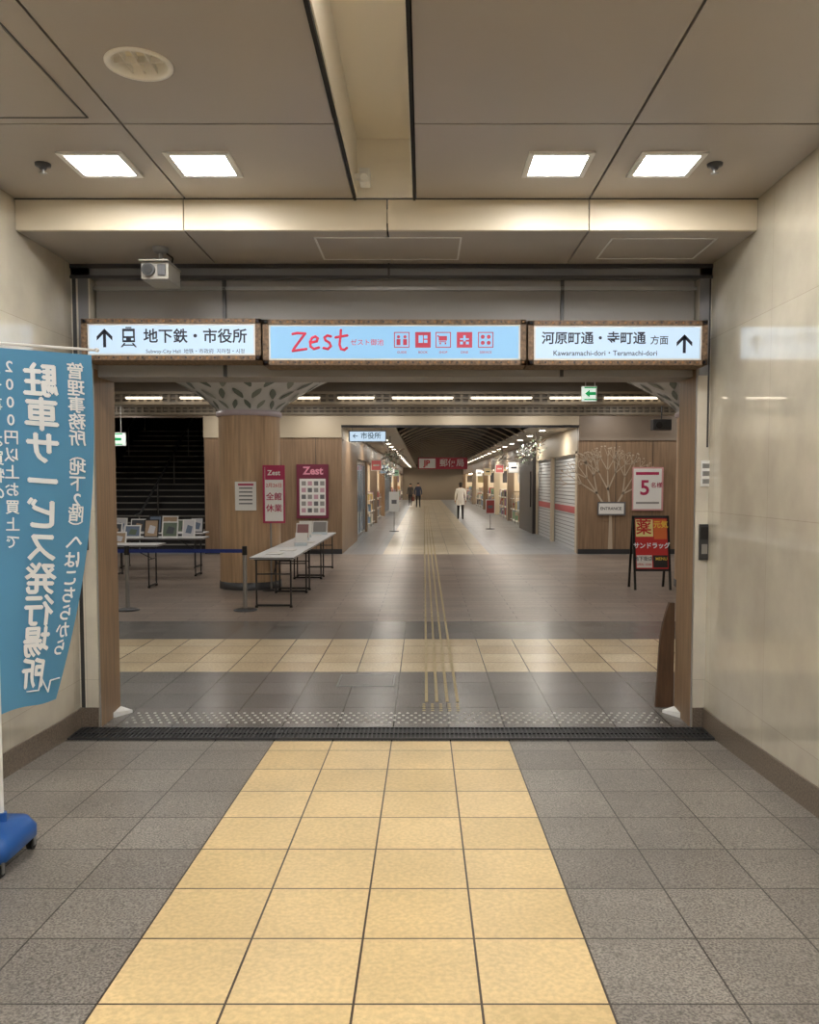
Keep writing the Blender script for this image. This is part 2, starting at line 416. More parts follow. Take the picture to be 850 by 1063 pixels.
def c_mid(b):
    r=.009
    stroke(b,[(304,347),(309,346),(317,346.5),(312,353),(306,361),(304,364.5),(311,363.5),(318,362.5)],r,pink)
    stroke(b,[(322,356),(329,354.5),(330,351.5),(327.5,349.5),(324,351),(322,355),(322.5,360),(326,362.5),(331,361)],r,pink)
    stroke(b,[(343.5,349.5),(340,348.5),(337,350.5),(338,353.5),(342,356),(343.5,359.5),(340.5,362.5),(336,361.5)],r,pink)
    stroke(b,[(354,343),(353.5,350),(352.5,358),(354,362.5),(357.5,363.5),(360,361.5)],r,pink); stroke(b,[(348.5,350.5),(354,349.5),(360.5,348.5)],r,pink)
    b.textf('ゼスト御池',.045,sx(381),YT,sz(356),pink,.005)
    sq=mat('icon_rose',(214,70,96),.5,es=.25,dim=.6)
    for i,px in enumerate((417,439,460,482,504)):
        cx,cz=sx(px),sz(353); r=.052
        if i in(1,3): b.box(cx-r,cx+r,YT,YT+.001,cz-r,cz+r,sq)
        else:
            for a,c,d,e in ((-r,r,r-.006,r),(-r,r,-r,-r+.006),(-r,-r+.006,-r,r),(r-.006,r,-r,r)): b.box(cx+a,cx+c,YT,YT+.001,cz+d,cz+e,sq)
        fg = signblue2 if i in (1,3) else sq
        yy=YT-.001
        def bar(a,c,d,e): b.box(cx+a,cx+c,yy,yy+.001,cz+d,cz+e,fg)
        if i==0:
            for s_ in (-1,1):
                b.add([(cx+s_*.022+.011*math.cos(k*.785),yy,cz+.02+.011*math.sin(k*.785)) for k in range(8)],[tuple(range(8))],fg); bar(s_*.022-.013,s_*.022+.013,-.035,.005)
        elif i==1: bar(-.03,.0,-.02,.03); bar(.006,.03,-.02,.0); bar(.006,.03,.008,.03)
        elif i==2: bar(-.03,.025,-.005,.025); bar(-.04,-.03,.02,.03); bar(-.025,-.015,-.03,-.018); bar(.01,.02,-.03,-.018); bar(-.03,.02,-.015,-.01)
        elif i==3: bar(-.008,.008,-.01,.03); bar(-.03,.03,.0,.01); bar(-.03,-.01,-.03,-.012); bar(.01,.03,-.03,-.012)
        else:
            for a in (-.02,.02):
                for c_ in (-.02,.02): b.add([(cx+a+.014*math.cos(k*.785),yy,cz+c_+.014*math.sin(k*.785)) for k in range(8)],[tuple(range(8))],fg)
        b.textf(('GUIDE','BOOK','SHOP','DINE','SERVICE')[i],.022,cx,YT,sz(366),sq,.01)
def c_right(b):
    arrow_up(b,710,357,.125,.105,navy,.02)
    b.textf('河原町通・寺町通',.088,sx(616),YT,sz(352),navy,.018)
    b.textf('方面',.062,sx(684),YT,sz(354),navy,.01)
    b.textf('Kawaramachi-dori・Teramachi-dori',.048,sx(628),YT,sz(367),navy,.008)
lightbox('directional_sign',85,331,271,374,signblue,c_left)
lightbox('directional_sign',273,332,546,379,signblue2,c_mid)
lightbox('directional_sign',548,333,734,379,signblue,c_right)

def rbox(b,px0,py0,px1,py1,Y,d,mt): b.box(X(px0,Y,(py0+py1)/2),X(px1,Y,(py0+py1)/2),Y-d,Y,Z(py1,Y),Z(py0,Y),mt)
b=MB(); rbox(b,80,540,92,571,5.794,.02,dsteel)
rbox(b,82,543,90,555,5.774,.003,black); rbox(b,83,558,89,567,5.774,.006,steel); b.build('shutter_switch_box',origin='auto',bevel=.003)
b=MB(); rbox(b,725,544,737,581,5.8,.02,dsteel); rbox(b,727,547,735,560,5.78,.003,black); rbox(b,728,565,734,575,5.78,.006,steel)
b.build('shutter_switch_box',origin='auto',bevel=.003)
b=MB(); rbox(b,727,478,739,505,5.8,.015,white)
for k in range(3): rbox(b,729,481+8*k,737,486+8*k,5.785,.005,steel)
b.build('intercom_panel',origin='auto',bevel=.003)
b=MB(); rbox(b,80,476,88,500,5.794,.01,white); rbox(b,82,480,86,488,5.784,.004,steel); b.build('wall_switch',origin='auto')

# drain grate
b=MB(); x0,x1=XL+.02,XR-.02
b.box(x0,x1,5.53,5.78,.001,.003,black)
for y in (5.53,5.775,5.65): b.box(x0,x1,y-.006,y+.006,.002,.014,dsteel)
n=int((x1-x0)/.03)
for i in range(n+1): 
    xx=x0+(x1-x0)*i/n; b.box(xx-.005,xx+.005,5.536,5.77,.003,.012,dsteel)
b.build('drain_grate')
b=MB(); studm=mat('stud_steel',(190,187,180),.45)
for r in range(5):
    for i in range(66):
        xx=JL+.15+i*.062+(.031 if r%2 else 0); yy=5.93+r*.062
        if xx>JR-.15: continue
        b.lathe((xx,yy,0),[(.012,0),(.010,.004),(.0,.006)],studm,n=8)
b.build('tactile_studs')
b=MB(); gb=mat('guide_bar',(164,146,104),.55)
for i in range(4):
    xx=.02+i*.083
    y=6.5
    while y<60:
        b.box(xx-.012,xx+.012,y,y+.29,0,.005,gb); y+=.3 if y<30 else .6
for i in range(5):
    for j in range(4): b.lathe((.0+i*.066,6.25+j*.06,0),[(.014,0),(.012,.003),(.0,.005)],gb,n=8)
b.build('tactile_guide_strip')
b=MB(); x0,x1,y0,y1=X(352,7.25,703),X(410,7.25,703),7.0,7.42
for a,c,d,e in ((x0,x1,y0,y0+.015),(x0,x1,y1-.015,y1),(x0,x0+.015,y0,y1),(x1-.015,x1,y0,y1)): b.box(a,c,d,e,0,.004,steel)
b.box(x0+.02,x1-.02,y0+.02,y1-.02,0,.003,mat('cover_infill',(108,105,102),.3,noise=90,amt=.3)); b.box((x0+x1)/2-.03,(x0+x1)/2+.03,y0+.05,y0+.07,.003,.006,steel)
b.build('floor_access_cover',origin='auto')
for xx,s_ in ((JL+.006,1),(JR-.006,-1)):
    b=MB()
    b.add([(xx,6.05,0),(xx+s_*.09,6.2,0),(xx,6.2,0),(xx,6.05,.04),(xx+s_*.09,6.2,.02),(xx,6.2,.05)],[(0,1,2),(3,4,5),(0,1,4,3),(1,2,5,4),(0,2,5,3)],white)
    b.build('corner_guard',origin='auto')
b=MB(); Yb=6.35; pts=[]
for k in range(13):
    t=k/12; z=.0+.82*t
    pts.append((X(684,Yb)+.10*t**2.2+.01*math.sin(t*6),z))
dw=mat('dark_wood',(84,60,42),.5,noise=8,stretch=(4,4,.5),amt=.3)
for (xa,za),(xb,zb) in zip(pts[:-1],pts[1:]):
    xr=X(700,Yb)+.02
    b.add([(xa,Yb,za),(xr,Yb,za),(xr,Yb,zb),(xb,Yb,zb),(xa,Yb+.04,za),(xr,Yb+.04,za),(xr,Yb+.04,zb),(xb,Yb+.04,zb)],
          [(0,1,2,3),(7,6,5,4),(0,3,7,4),(1,2,6,5),(0,1,5,4),(3,2,6,7)],dw)
b.build('curved_wooden_board',origin='auto')

# ================================================================= PLAZA
ZP=3.6
pceil=mat('plaza_ceiling',(150,145,145),.5)
b=MB(); 
for i in range(12):
    y0=6.2+i*1.2; b.box(-10,9,y0+.01,min(y0+1.19,20),ZP,ZP+.04,pceil)
b.box(-10,9,6.2,20,ZP+.04,ZP+.06,ceild)
b.build('ceiling_plaza')
b=MB(); b.box(-10.1,-10,6.2,28,0,3.7,cream); b.build('wall_plaza_left')
b=MB(); b.box(9,9.1,6.2,20.2,0,3.7,cream); b.build('wall_plaza_right')
for y in (7.2,9.3,11.4):  # unseen panels added behind the gate header to brighten the plaza
    for x in (-7,-4.4,-1.8,.8,3.4,6.2):
        b=MB(); w=.16
        b.box(x-w,x+w,y-w,y+w,ZP-.008,ZP-.004,fillB); 
        for s_ in (-1,1):
            b.box(x-w-.02,x+w+.02,y+s_*w,y+s_*(w+.02),ZP-.014,ZP,white); b.box(x+s_*w,x+s_*(w+.02),y-w,y+w,ZP-.014,ZP,white)
        b.build('unseen_fill_panel',origin='auto')
for x in (-7.2,-4.6,-2.6,-.95,.8,2.55,4.4,6.6):
    for y in (14.2,17.6,19.2):
        b=MB(); w=.11
        b.box(x-w-.03,x+w+.03,y-w-.03,y+w+.03,ZP-.012,ZP,white); b.box(x-w,x+w,y-w,y+w,ZP-.016,ZP-.012,black)
        b.cyl((x,y,ZP-.016),(x,y,ZP-.022),.06,dimlight,n=16)
        o=b.build('small_downlight',origin='auto')
        lamp(x,y,ZP-.03,14,.12,o)
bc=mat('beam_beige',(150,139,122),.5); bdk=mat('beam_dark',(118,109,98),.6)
for Yb,za,zb in ((15.3,3.18,3.42),(18.6,3.26,3.48)):
    b=MB()
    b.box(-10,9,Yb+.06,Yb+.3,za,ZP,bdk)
    b.box(-10,9,Yb,Yb+.06,za,za+.05,bc); b.box(-10,9,Yb,Yb+.06,zb-.05,zb,bc); b.box(-10,9,Yb+.01,Yb+.06,(za+zb)/2-.015,(za+zb)/2+.015,bc)
    n=130
    for i in range(n): xx=-10+19*i/n; b.box(xx,xx+.05,Yb+.02,Yb+.06,za+.05,zb-.05,bc)
    b.box(-10,9,Yb+.06,Yb+.3,za-.004,za,bc)
    b.build('slatted_ceiling_beam')
lg=mat('linear_glow',(255,238,210),.5,es=3.5)
x=-9.4; k=0
while x<8:
    L_=1.15 if k%3 else .7
    b=MB(); b.box(x,x+L_,15.25,15.298,3.285,3.318,white); b.box(x+.02,x+L_-.02,15.244,15.25,3.292,3.311,lg); b.box(x+.02,x+L_-.02,15.255,15.29,3.279,3.285,lg)
    b.build('beam_strip_light',origin='auto'); x+=L_+.3; k+=1
for (x0,x1,y) in ((-7.6,-4.9,16.6),(4.2,6.5,16.6),(-2.4,3.2,16.6)):
    b=MB(); b.box(x0,x1,y-.05,y+.05,ZP-.07,ZP,white); b.box(x0+.03,x1-.03,y-.035,y+.035,ZP-.078,ZP-.07,lg); b.build('linear_ceiling_light',origin='auto')

XCL,XCR=-1.99,3.74
XS0,XS1=-9.2,X(212,20)
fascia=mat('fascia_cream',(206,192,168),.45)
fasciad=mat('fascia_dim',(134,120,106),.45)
b=MB(); b.box(XS1,XCL,20,20.15,0,2.82,woodw); b.box(XS1,XCL,19.97,20.15,2.82,ZP,fascia)
b.box(XS1,XCL,19.985,20,0,.12,dsteel)
x=XS1
while x<XCL: b.box(x,x+.01,19.995,20,.12,2.82,dsteel); x+=.9
b.build('wall_plaza_back_left')
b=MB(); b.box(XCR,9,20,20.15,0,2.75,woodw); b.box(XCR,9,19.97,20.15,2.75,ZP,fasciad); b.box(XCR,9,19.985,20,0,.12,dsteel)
x=XCR+.9
while x<9: b.box(x,x+.01,19.995,20,.12,2.75,dsteel); x+=.9
b.build('wall_plaza_back_right')
b=MB(); b.box(XCL,XCR,19.97,20.15,3.08,ZP,fascia); b.box(XCL,XCR,19.95,19.97,3.06,3.12,dsteel); b.build('wall_plaza_lintel')
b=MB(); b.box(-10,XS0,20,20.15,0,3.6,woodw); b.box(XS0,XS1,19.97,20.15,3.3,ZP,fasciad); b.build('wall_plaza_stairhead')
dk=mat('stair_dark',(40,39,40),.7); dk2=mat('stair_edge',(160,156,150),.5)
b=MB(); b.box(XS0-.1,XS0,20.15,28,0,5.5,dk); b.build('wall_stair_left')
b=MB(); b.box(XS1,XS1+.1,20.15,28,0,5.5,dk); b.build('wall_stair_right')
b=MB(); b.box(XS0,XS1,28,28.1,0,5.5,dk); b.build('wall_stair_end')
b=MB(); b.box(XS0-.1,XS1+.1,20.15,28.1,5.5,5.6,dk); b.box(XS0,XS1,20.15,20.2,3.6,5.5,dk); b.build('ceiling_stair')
b=MB()
for i in range(20):
    b.box(XS0+.02,XS1-.02,21+.3*i,27.5,.17*i,.17*(i+1),dk); b.box(XS0+.02,XS1-.02,20.98+.3*i,21+.3*i,.17*(i+1)-.035,.17*(i+1),dk2)
for xx in (XS0+.1,(XS0+XS1)/2,XS1-.1):
    b.tube([(xx,20.7,.9),(xx,21.1,.95),(xx,27.0,4.3)],.025,steel)
    for k in range(5): y=21+k*1.5; b.cyl((xx,y,max(.0,.17*((y-21)//.3+0))),(xx,y,.9+max(0,(y-21))*.567),.018,steel,n=8)
b.build('staircase')

# columns with flared capitals
pearl=mat('capital_pearl',(210,210,207),.35); petal=mat('capital_petal',(112,122,112),.4); petal2=mat('capital_petal_light',(148,154,142),.4)
collar=mat('collar_lilac',(190,176,182),.35)
for cx in (-2.9,4.72):
    b=MB(); c=(cx,13.75,0); R=.5
    b.lathe(c,[(R+.01,0),(R+.01,.12),(R,.121)],dsteel); b.lathe(c,[(R,.12),(R,2.82)],woodc)
    b.lathe(c,[(R,2.82),(R+.035,2.83),(R+.035,2.90),(R,2.91)],collar)
    def prof(t): return (R+ (1.62-R)*t**1.25, 2.91+(ZP-2.91)*(t**.95))
    b.lathe(c,[prof(k/14) for k in range(15)],pearl)
    def onp(th,t):
        r,z=prof(t); r+=.008
        return (c[0]+r*math.cos(th)+.0, c[1]+r*math.sin(th), z-.008)
    rows=[(.12,.09,.085),(.33,.10,.085),(.55,.10,.075),(.77,.10,.065)]
    for ri,(tc_,hl,hw) in enumerate(rows):
        n=18
        for i in range(n):
            th0=2*math.pi*(i+.5*(ri%2))/n
            tilt=.8 if (i+ri)%2 else -.8
            pts=[]
            for k in range(12):
                a=2*math.pi*k/12; u=math.cos(a); w=math.sin(a)*(1-abs(u)*.35)
                pts.append(onp(th0+(w*hw*.9+u*tilt*hw), min(.985,max(.01,tc_+u*hl))))
            b.poly(pts,petal if (i+ri)%3 else petal2)
    b.build('flared_column',origin='auto')

# posters
b=MB(); Yp=13.24; rbox(b,244,500,266,530,Yp,.004,paper)
for k in range(5): rbox(b,248,506+4*k,262,507.5+4*k,Yp-.004,.001,track)
rbox(b,247,502,263,504,Yp-.004,.001,magenta)
b.build('notice_paper',origin='auto')
b=MB(); Yp=13.2
rbox(b,273,483,296,543,Yp,.02,magenta); rbox(b,275,485,294,541,Yp-.02,.003,paper); rbox(b,275,485,294,498,Yp-.023,.001,magenta)
cx=X(284.5,Yp); s1=lambda py:Z(py,Yp)
b.textf('Zest',.11,cx,Yp-.026,s1(491),paper,.02); b.textf('2月26日',.075,cx,Yp-.025,s1(504),red,.01); b.textf('全館',.13,cx,Yp-.025,s1(516),magenta,.015); b.textf('休業',.13,cx,Yp-.025,s1(528),magenta,.015)
b.cyl((-2.46,Yp+.015,0.02),(-2.46,Yp+.015,Z(483,Yp)),.014,steel); b.lathe((-2.50,Yp+.015,0),[(0,.03),(.10,.02),(.11,0)],dsteel,n=24)
b.build('poster_stand',origin='auto')
maroon=mat('poster_maroon',(112,40,62),.5)
b=MB(); Yp=19.98
rbox(b,308,482,341,538,Yp,.03,maroon); rbox(b,311,497,338,535,Yp-.03,.003,paper)
b.textf('Zest',.26,X(325,Yp),Yp-.034,Z(489,Yp),mat('poster_pink',(226,150,170),.5),.03)
for i in range(4):
    for j in range(5): rbox(b,313+6.4*i,499.5+7*j,317.5+6.4*i,504+7*j,Yp-.033,.001,(greyp,mat('map_rose',(190,150,162),.5),track)[(i+j)%3])
b.build('mall_map_poster',origin='auto')
b=MB(); mural=mat('mural_tree',(184,167,146),.6); Yp=19.995
random.seed(21)
def br(x,z,a,l,w,dep):
    x2=x+math.sin(a)*l; z2=z+math.cos(a)*l
    nx,nz=math.cos(a),-math.sin(a)
    b.poly([(x-nx*w,Yp,z-nz*w),(x+nx*w,Yp,z+nz*w),(x2+nx*w*.6,Yp,z2+nz*w*.6),(x2-nx*w*.6,Yp,z2-nz*w*.6)],mural)
    if dep==0:
        for k in range(1):
            cx_,cz_=x2+random.uniform(-.05,.05),z2+random.uniform(-.05,.05); r=random.uniform(.015,.03)
            b.poly([(cx_+r*math.cos(q*1.05),Yp-.001,cz_+r*.7*math.sin(q*1.05)) for q in range(6)],mural)
        return
    for k in (-1,0,1):
        br(x2,z2,a+k*.48+random.uniform(-.12,.12),l*random.uniform(.66,.8),w*.6,dep-1)
br(X(634,20),.12,0,.82,.055,4)
b.build('tree_mural')
for px0,py0,px1,py1,kind in ((656,485,688,530,0),(620,521,649,535,1)):
    b=MB(); Yp=19.98
    rbox(b,px0,py0,px1,py1,Yp,.03,mat('pink_frame',(206,150,150),.5) if kind==0 else track); rbox(b,px0+1.5,py0+1.5,px1-1.5,py1-1.5,Yp-.03,.003,paper)
    if kind==0:
        b.textf('5',.5,X(669,Yp),Yp-.035,Z(507,Yp),magenta,.02); b.textf('名様',.14,X(681,Yp),Yp-.035,Z(504,Yp),magenta,.01); rbox(b,660,490,684,493,Yp-.033,.001,magenta); rbox(b,660,521,684,523,Yp-.033,.001,greyp)
    else:
        b.textf('ENTRANCE',.1,X(634,Yp),Yp-.035,Z(528,Yp),dsteel,.01)
    b.build('wall_poster',origin='auto')

def exitsign(px0,py0,px1,py1,Y):
    b=MB(); rbox(b,px0,py0,px1,py1,Y,.06,white); rbox(b,px0+.6,py0+.6,px1-.6,py1-.6,Y-.06,.003,exitw)
    x0,x1=X(px0,Y),X(px1,Y); w=x1-x0; cz=Z((py0+py1)/2,Y); h=Z(py0,Y)-Z(py1,Y)
    cx=(x0+x1)/2; y=Y-.065
    b.poly([(cx-w*.36,y,cz),(cx-w*.05,y,cz+h*.26),(cx-w*.05,y,cz+h*.1),(cx+w*.34,y,cz+h*.1),(cx+w*.34,y,cz-h*.1),(cx-w*.05,y,cz-h*.1),(cx-w*.05,y,cz-h*.26)],green)
    b.box(x0+w*.1,x1-w*.1,y,y+.001,cz-h*.42,cz-h*.34,green); b.box(x0+w*.1,x1-w*.1,y,y+.001,cz+h*.34,cz+h*.42,green)
    for q in (x0+w*.2,x1-w*.2): b.cyl((q,Y-.03,Z(py0,Y)),(q,Y-.03,ZP),.008,white,n=8)
    b.build('exit_sign',origin='auto')
exitsign(603,401,619,417,13.2)
exitsign(112,449,131,463,18.2)
b=MB(); Yp=18; rbox(b,675,436,694,447,Yp,.22,dsteel); b.cyl((X(684,Yp),Yp-.11,Z(437,Yp)),(X(684,Yp),Yp-.11,ZP),.015,dsteel); b.cyl((X(680,Yp),Yp-.22,Z(442,Yp)),(X(680,Yp),Yp-.24,Z(442,Yp)),.07,black); b.build('security_camera',origin='auto',bevel=.01)

def table(x0,x1,y0,y1,z=.72):
    b=MB(); b.box(x0,x1,y0,y1,z-.03,z,tabletop); b.box(x0-.004,x1+.004,y0-.004,y1+.004,z-.025,z-.008,mat('table_edge',(120,120,122),.4))
    b.box(x0+.05,x1-.05,y0+.05,y1-.05,z-.05,z-.03,dsteel)
    longx=(x1-x0)>(y1-y0)
    for s_ in (0,1):
        if longx:
            xx=x0+.15 if s_==0 else x1-.15
            a=(xx,y0+.06,z-.04); a2=(xx,y1-.06,z-.04)
        else:
            yy=y0+.15 if s_==0 else y1-.15
            a=(x0+.06,yy,z-.04); a2=(x1-.06,yy,z-.04)
        f1=(a[0],a[1],.02); f2=(a2[0],a2[1],.02)
        b.tube([a,f1],.013,dsteel); b.tube([a2,f2],.013,dsteel)
        b.tube([(a[0],a[1],.03),(a2[0],a2[1],.03)],.016,black); b.tube([(a[0],a[1],z-.25),(a2[0],a2[1],z-.25)],.01,dsteel)
        for q in (f1,f2): b.cyl((q[0],q[1],0),(q[0],q[1],.03),.022,black,n=12)
        if longx: b.tube([((a[0]+a2[0])/2,(a[1]+a2[1])/2,z-.25),(xx+(.4 if s_==0 else -.4),(a[1]+a2[1])/2,z-.05)],.008,dsteel)
        else: b.tube([((a[0]+a2[0])/2,(a[1]+a2[1])/2,z-.25),((a[0]+a2[0])/2,a[1]+(.4 if s_==0 else -.4),z-.05)],.008,dsteel)
    b.build('folding_table',origin='auto')
for k in range(3): table(-2.40,-1.80,11.3+k*1.86,11.3+k*1.86+1.8)
table(-6.3,-4.5,16.6,17.2); table(-8.2,-6.4,16.6,17.2); table(-6.1,-4.4,13.5,14.0)
table(-5.9,-4.1,15.2,15.7)
def leaflet_holder(x,y,w,h,col):
    b=MB(); z=.722
    b.box(x-w/2,x+w/2,y-.08,y+.08,z,z+.01,white)
    b.add([(x-w/2,y-.06,z+.01),(x+w/2,y-.06,z+.01),(x+w/2,y+.05,z+h),(x-w/2,y+.05,z+h),(x-w/2,y-.04,z+.01),(x+w/2,y-.04,z+.01),(x+w/2,y+.07,z+h),(x-w/2,y+.07,z+h)],[(0,1,2,3),(7,6,5,4),(0,3,7,4),(1,2,6,5),(3,2,6,7)],paper)
    b.add([(x-w*.42,y-.064+.005,z+.03),(x+w*.42,y-.059,z+.03),(x+w*.42,y+.045-.012,z+h*.93),(x-w*.42,y+.033,z+h*.93)],[(0,1,2,3)],col)
    b.box(x-w/2,x+w/2,y-.09,y-.08,z,z+.05,mat('acrylic',(200,210,215),.1))
    b.build('leaflet_holder',origin='auto')
leaflet_holder(-2.15,14.6,.24,.3,mat('goods_m',(150,110,110),.5)); leaflet_holder(-2.0,13.4,.2,.2,paper); leaflet_holder(-2.22,15.4,.24,.3,paper); leaflet_holder(-2.05,16.2,.3,.26,greyp)
for k,(x,y) in enumerate([(-2.15,11.8),(-2.05,12.4),(-1.98,14.0),(-2.1,15.9)]):
    b=MB()
    for j in range(5): b.box(x-.1+random.uniform(-.01,.01),x+.11,y-.14,y+.15+random.uniform(-.01,.01),.721+.003*j,.723+.003*j,paper)
    b.build('paper_stack',origin='auto')
pcols=[mat('photo_a',(60,64,72),.3),mat('photo_b',(100,116,140),.3),mat('photo_c',(160,136,110),.3),mat('photo_d',(90,106,88),.3),mat('photo_e',(200,200,205),.3)]
def frame(x,y,w,h,i):
    b=MB(); z=.722; lean=.25*h
    def q(a,c,off=0): return (x+a, y+lean*c/h-off, z+c)
    fm=white if i%3 else black
    b.add([q(-w/2,0),q(w/2,0),q(w/2,h),q(-w/2,h),q(-w/2,0,-.015),q(w/2,0,-.015),q(w/2,h,-.015),q(-w/2,h,-.015)],[(0,1,2,3),(7,6,5,4),(0,3,7,4),(1,2,6,5),(3,2,6,7),(0,1,5,4)],fm)
    b.add([q(-w/2+.02,.02,.002),q(w/2-.02,.02,.002),q(w/2-.02,h-.02,.002),q(-w/2+.02,h-.02,.002)],[(0,1,2,3)],pcols[i%5])
    b.add([q(-w*.25,h*.25,.004),q(w*.2,h*.2,.004),q(w*.3,h*.6,.004),q(-w*.1,h*.7,.004)],[(0,1,2,3)],pcols[(i+2)%5])
    b.add([(x-.02,y+lean*.9,z+h*.8),(x+.02,y+lean*.9,z+h*.8),(x+.02,y+lean+.12,z),(x-.02,y+lean+.12,z)],[(0,1,2,3)],black)
    b.build('picture_frame',origin='auto')
i=0
for x in [-8.0,-7.6,-7.2,-6.8,-6.2,-5.85,-5.5,-5.2,-4.9,-4.65]:
    frame(x,16.8,random.uniform(.24,.34),random.uniform(.26,.40),i); i+=1
for x in (-5.8,-5.45,-5.1,-4.75,-4.4): frame(x,15.35,random.uniform(.22,.32),random.uniform(.22,.34),i); i+=1
for x in (-5.9,-5.5,-5.1): frame(x,13.7,.26,.2,i); i+=1

b=MB(); pxs=(X(130,11.2),X(253,11.2))
for x in pxs:
    b.lathe((x,11.2,0),[(0,.03),(.1,.028),(.16,.01),(.16,0)],dsteel,n=32); b.cyl((x,11.2,.02),(x,11.2,.86),.028,steel,n=20); b.cyl((x,11.2,.76),(x,11.2,.88),.034,black,n=20)
b.box(pxs[0]-1.5,pxs[1],11.197,11.203,.79,.84,bluebelt)
b.lathe((pxs[0]-1.5,11.2,0),[(0,.03),(.1,.028),(.16,.01),(.16,0)],dsteel,n=32); b.cyl((pxs[0]-1.5,11.2,.02),(pxs[0]-1.5,11.2,.86),.028,steel,n=20)
b.build('belt_barrier',origin='auto')

b=MB(); Ya=13.3; x0,x1=X(660,Ya),X(699,Ya); H=1.2; sp=.42
def aq(a,z,off=0): return (a, Ya+ (sp/2)*(z/H)-off, z)
for xx in (x0,x1-.035):
    for sgn in (1,-1):
        ya=Ya if sgn==1 else Ya+sp; 
        b.add([(xx,ya,0),(xx+.035,ya,0),(xx+.035,ya+.03,0),(xx,ya+.03,0),(xx,Ya+sp/2,H),(xx+.035,Ya+sp/2,H),(xx+.035,Ya+sp/2+.03,H),(xx,Ya+sp/2+.03,H)],[(0,3,2,1),(4,5,6,7),(0,1,5,4),(1,2,6,5),(2,3,7,6),(3,0,4,7)],black)
b.add([aq(x0,.3),aq(x1,.3),aq(x1,H),aq(x0,H),aq(x0,.3,-.02),aq(x1,.3,-.02),aq(x1,H,-.02),aq(x0,H,-.02)],[(0,1,2,3),(7,6,5,4),(3,2,6,7),(0,1,5,4)],black)
def pan(ax,az,bx,bz,mt,o=.004): b.add([aq(x0+ax,az,o),aq(x0+bx,az,o),aq(x0+bx,bz,o),aq(x0+ax,bz,o)],[(0,1,2,3)],mt)
W=x1-x0
pan(.04,.34,W-.04,1.16,mat('board_red',(196,40,40),.5)); pan(.05,.86,W*.55,1.14,mat('board_cream',(236,222,150),.5),.006); pan(W*.57,.82,W-.05,1.14,mat('board_orange',(220,110,50),.5),.006)
pan(.05,.62,W-.05,.8,mat('board_red',(196,40,40)),.006); pan(.05,.36,W*.5,.56,paper,.006); pan(W*.53,.36,W-.05,.56,mat('board_black',(30,26,24),.5),.006)
b.text('薬',.26,lambda a,c:aq(x0+W*.3+a,1.0+c,.009),red,.015)
b.text('元気',.12,lambda a,c:aq(x0+W*.76+a,1.05+c,.009),yel,.02)
b.text('サンドラッグ',.1,lambda a,c:aq(x0+W*.5+a,.71+c,.009),bannert,.03)
b.text('地下街店',.08,lambda a,c:aq(x0+W*.27+a,.5+c,.009),navy,.01); b.text('MENU',.07,lambda a,c:aq(x0+W*.75+a,.5+c,.009),yel,.01)
b.text('OPEN 10:00',.05,lambda a,c:aq(x0+W*.27+a,.41+c,.009),red,.01)
b.build('a_frame_signboard',origin='auto')

# ================================================================= CORRIDOR
random.seed(11)
ZK=3.1
b=MB(); ck=mat('corridor_ceiling',(178,168,154),.5); vd=mat('vault_dark',(44,39,36),.5)
CX=.95
b.box(XCL,CX-1.6,20.15,80,ZK,ZK+.05,ck); b.box(CX+1.6,XCR,20.15,80,ZK,ZK+.05,ck); b.box(CX-1.65,CX+1.65,20.15,80,3.75,3.8,vd)
b.box(CX-1.65,CX-1.6,20.15,80,ZK,3.75,vd); b.box(CX+1.6,CX+1.65,20.15,80,ZK,3.75,vd)
b.build('ceiling_corridor')
b=MB(); rib=mat('rib_brown',(62,55,50),.35); ribe=mat('rib_edge',(180,168,150),.4)
y=20.8
while y<62:
    pts=[]
    for k in range(17):
        t=-1+2*k/16; pts.append((CX+1.58*t, 2.98+.45*(1-t*t)))
    for (xa,za),(xb,zb) in zip(pts[:-1],pts[1:]):
        b.add([(xa,y,za),(xb,y,zb),(xb,y+.6,zb+.08),(xa,y+.6,za+.08)],[(0,1,2,3)],rib)
        b.add([(xa,y,za),(xb,y,zb),(xa,y,za+.035),(xb,y,zb+.035)],[(0,1,3,2)],ribe)
    y+=1.5
b.build('arched_ceiling_ribs')
y=21.7; k=0
while y<78:
    b=MB()
    for xx in (CX-2.2,CX+2.15):
        b.cyl((xx,y,ZK-.01),(xx,y,ZK),.1,white,n=16); b.cyl((xx,y,ZK-.014),(xx,y,ZK-.01),.08,mat('corr_glow',(255,244,224),.5,es=14),n=16)
    o=b.build('corridor_downlight_pair')
    if k%2==0:
        pw=36 if y<50 else 26
        lamp(CX-2.2,y,ZK-.03,pw,.15,o,col=(1,.93,.82)); lamp(CX+2.15,y,ZK-.03,pw,.15,o,col=(1,.93,.82))
    y+=2.5; k+=1
b=MB(); b.box(-4,6,79.9,80,0,4,mat('corr_end',(150,138,122),.6)); b.build('wall_corridor_end')
b=MB(); b.box(XCL-.15,XCL,20.15,24.35,0,2.8,woodw); b.box(XCL-.15,XCL,20.15,24.35,2.8,ZK,fascia)
b.build('wall_corridor_left')

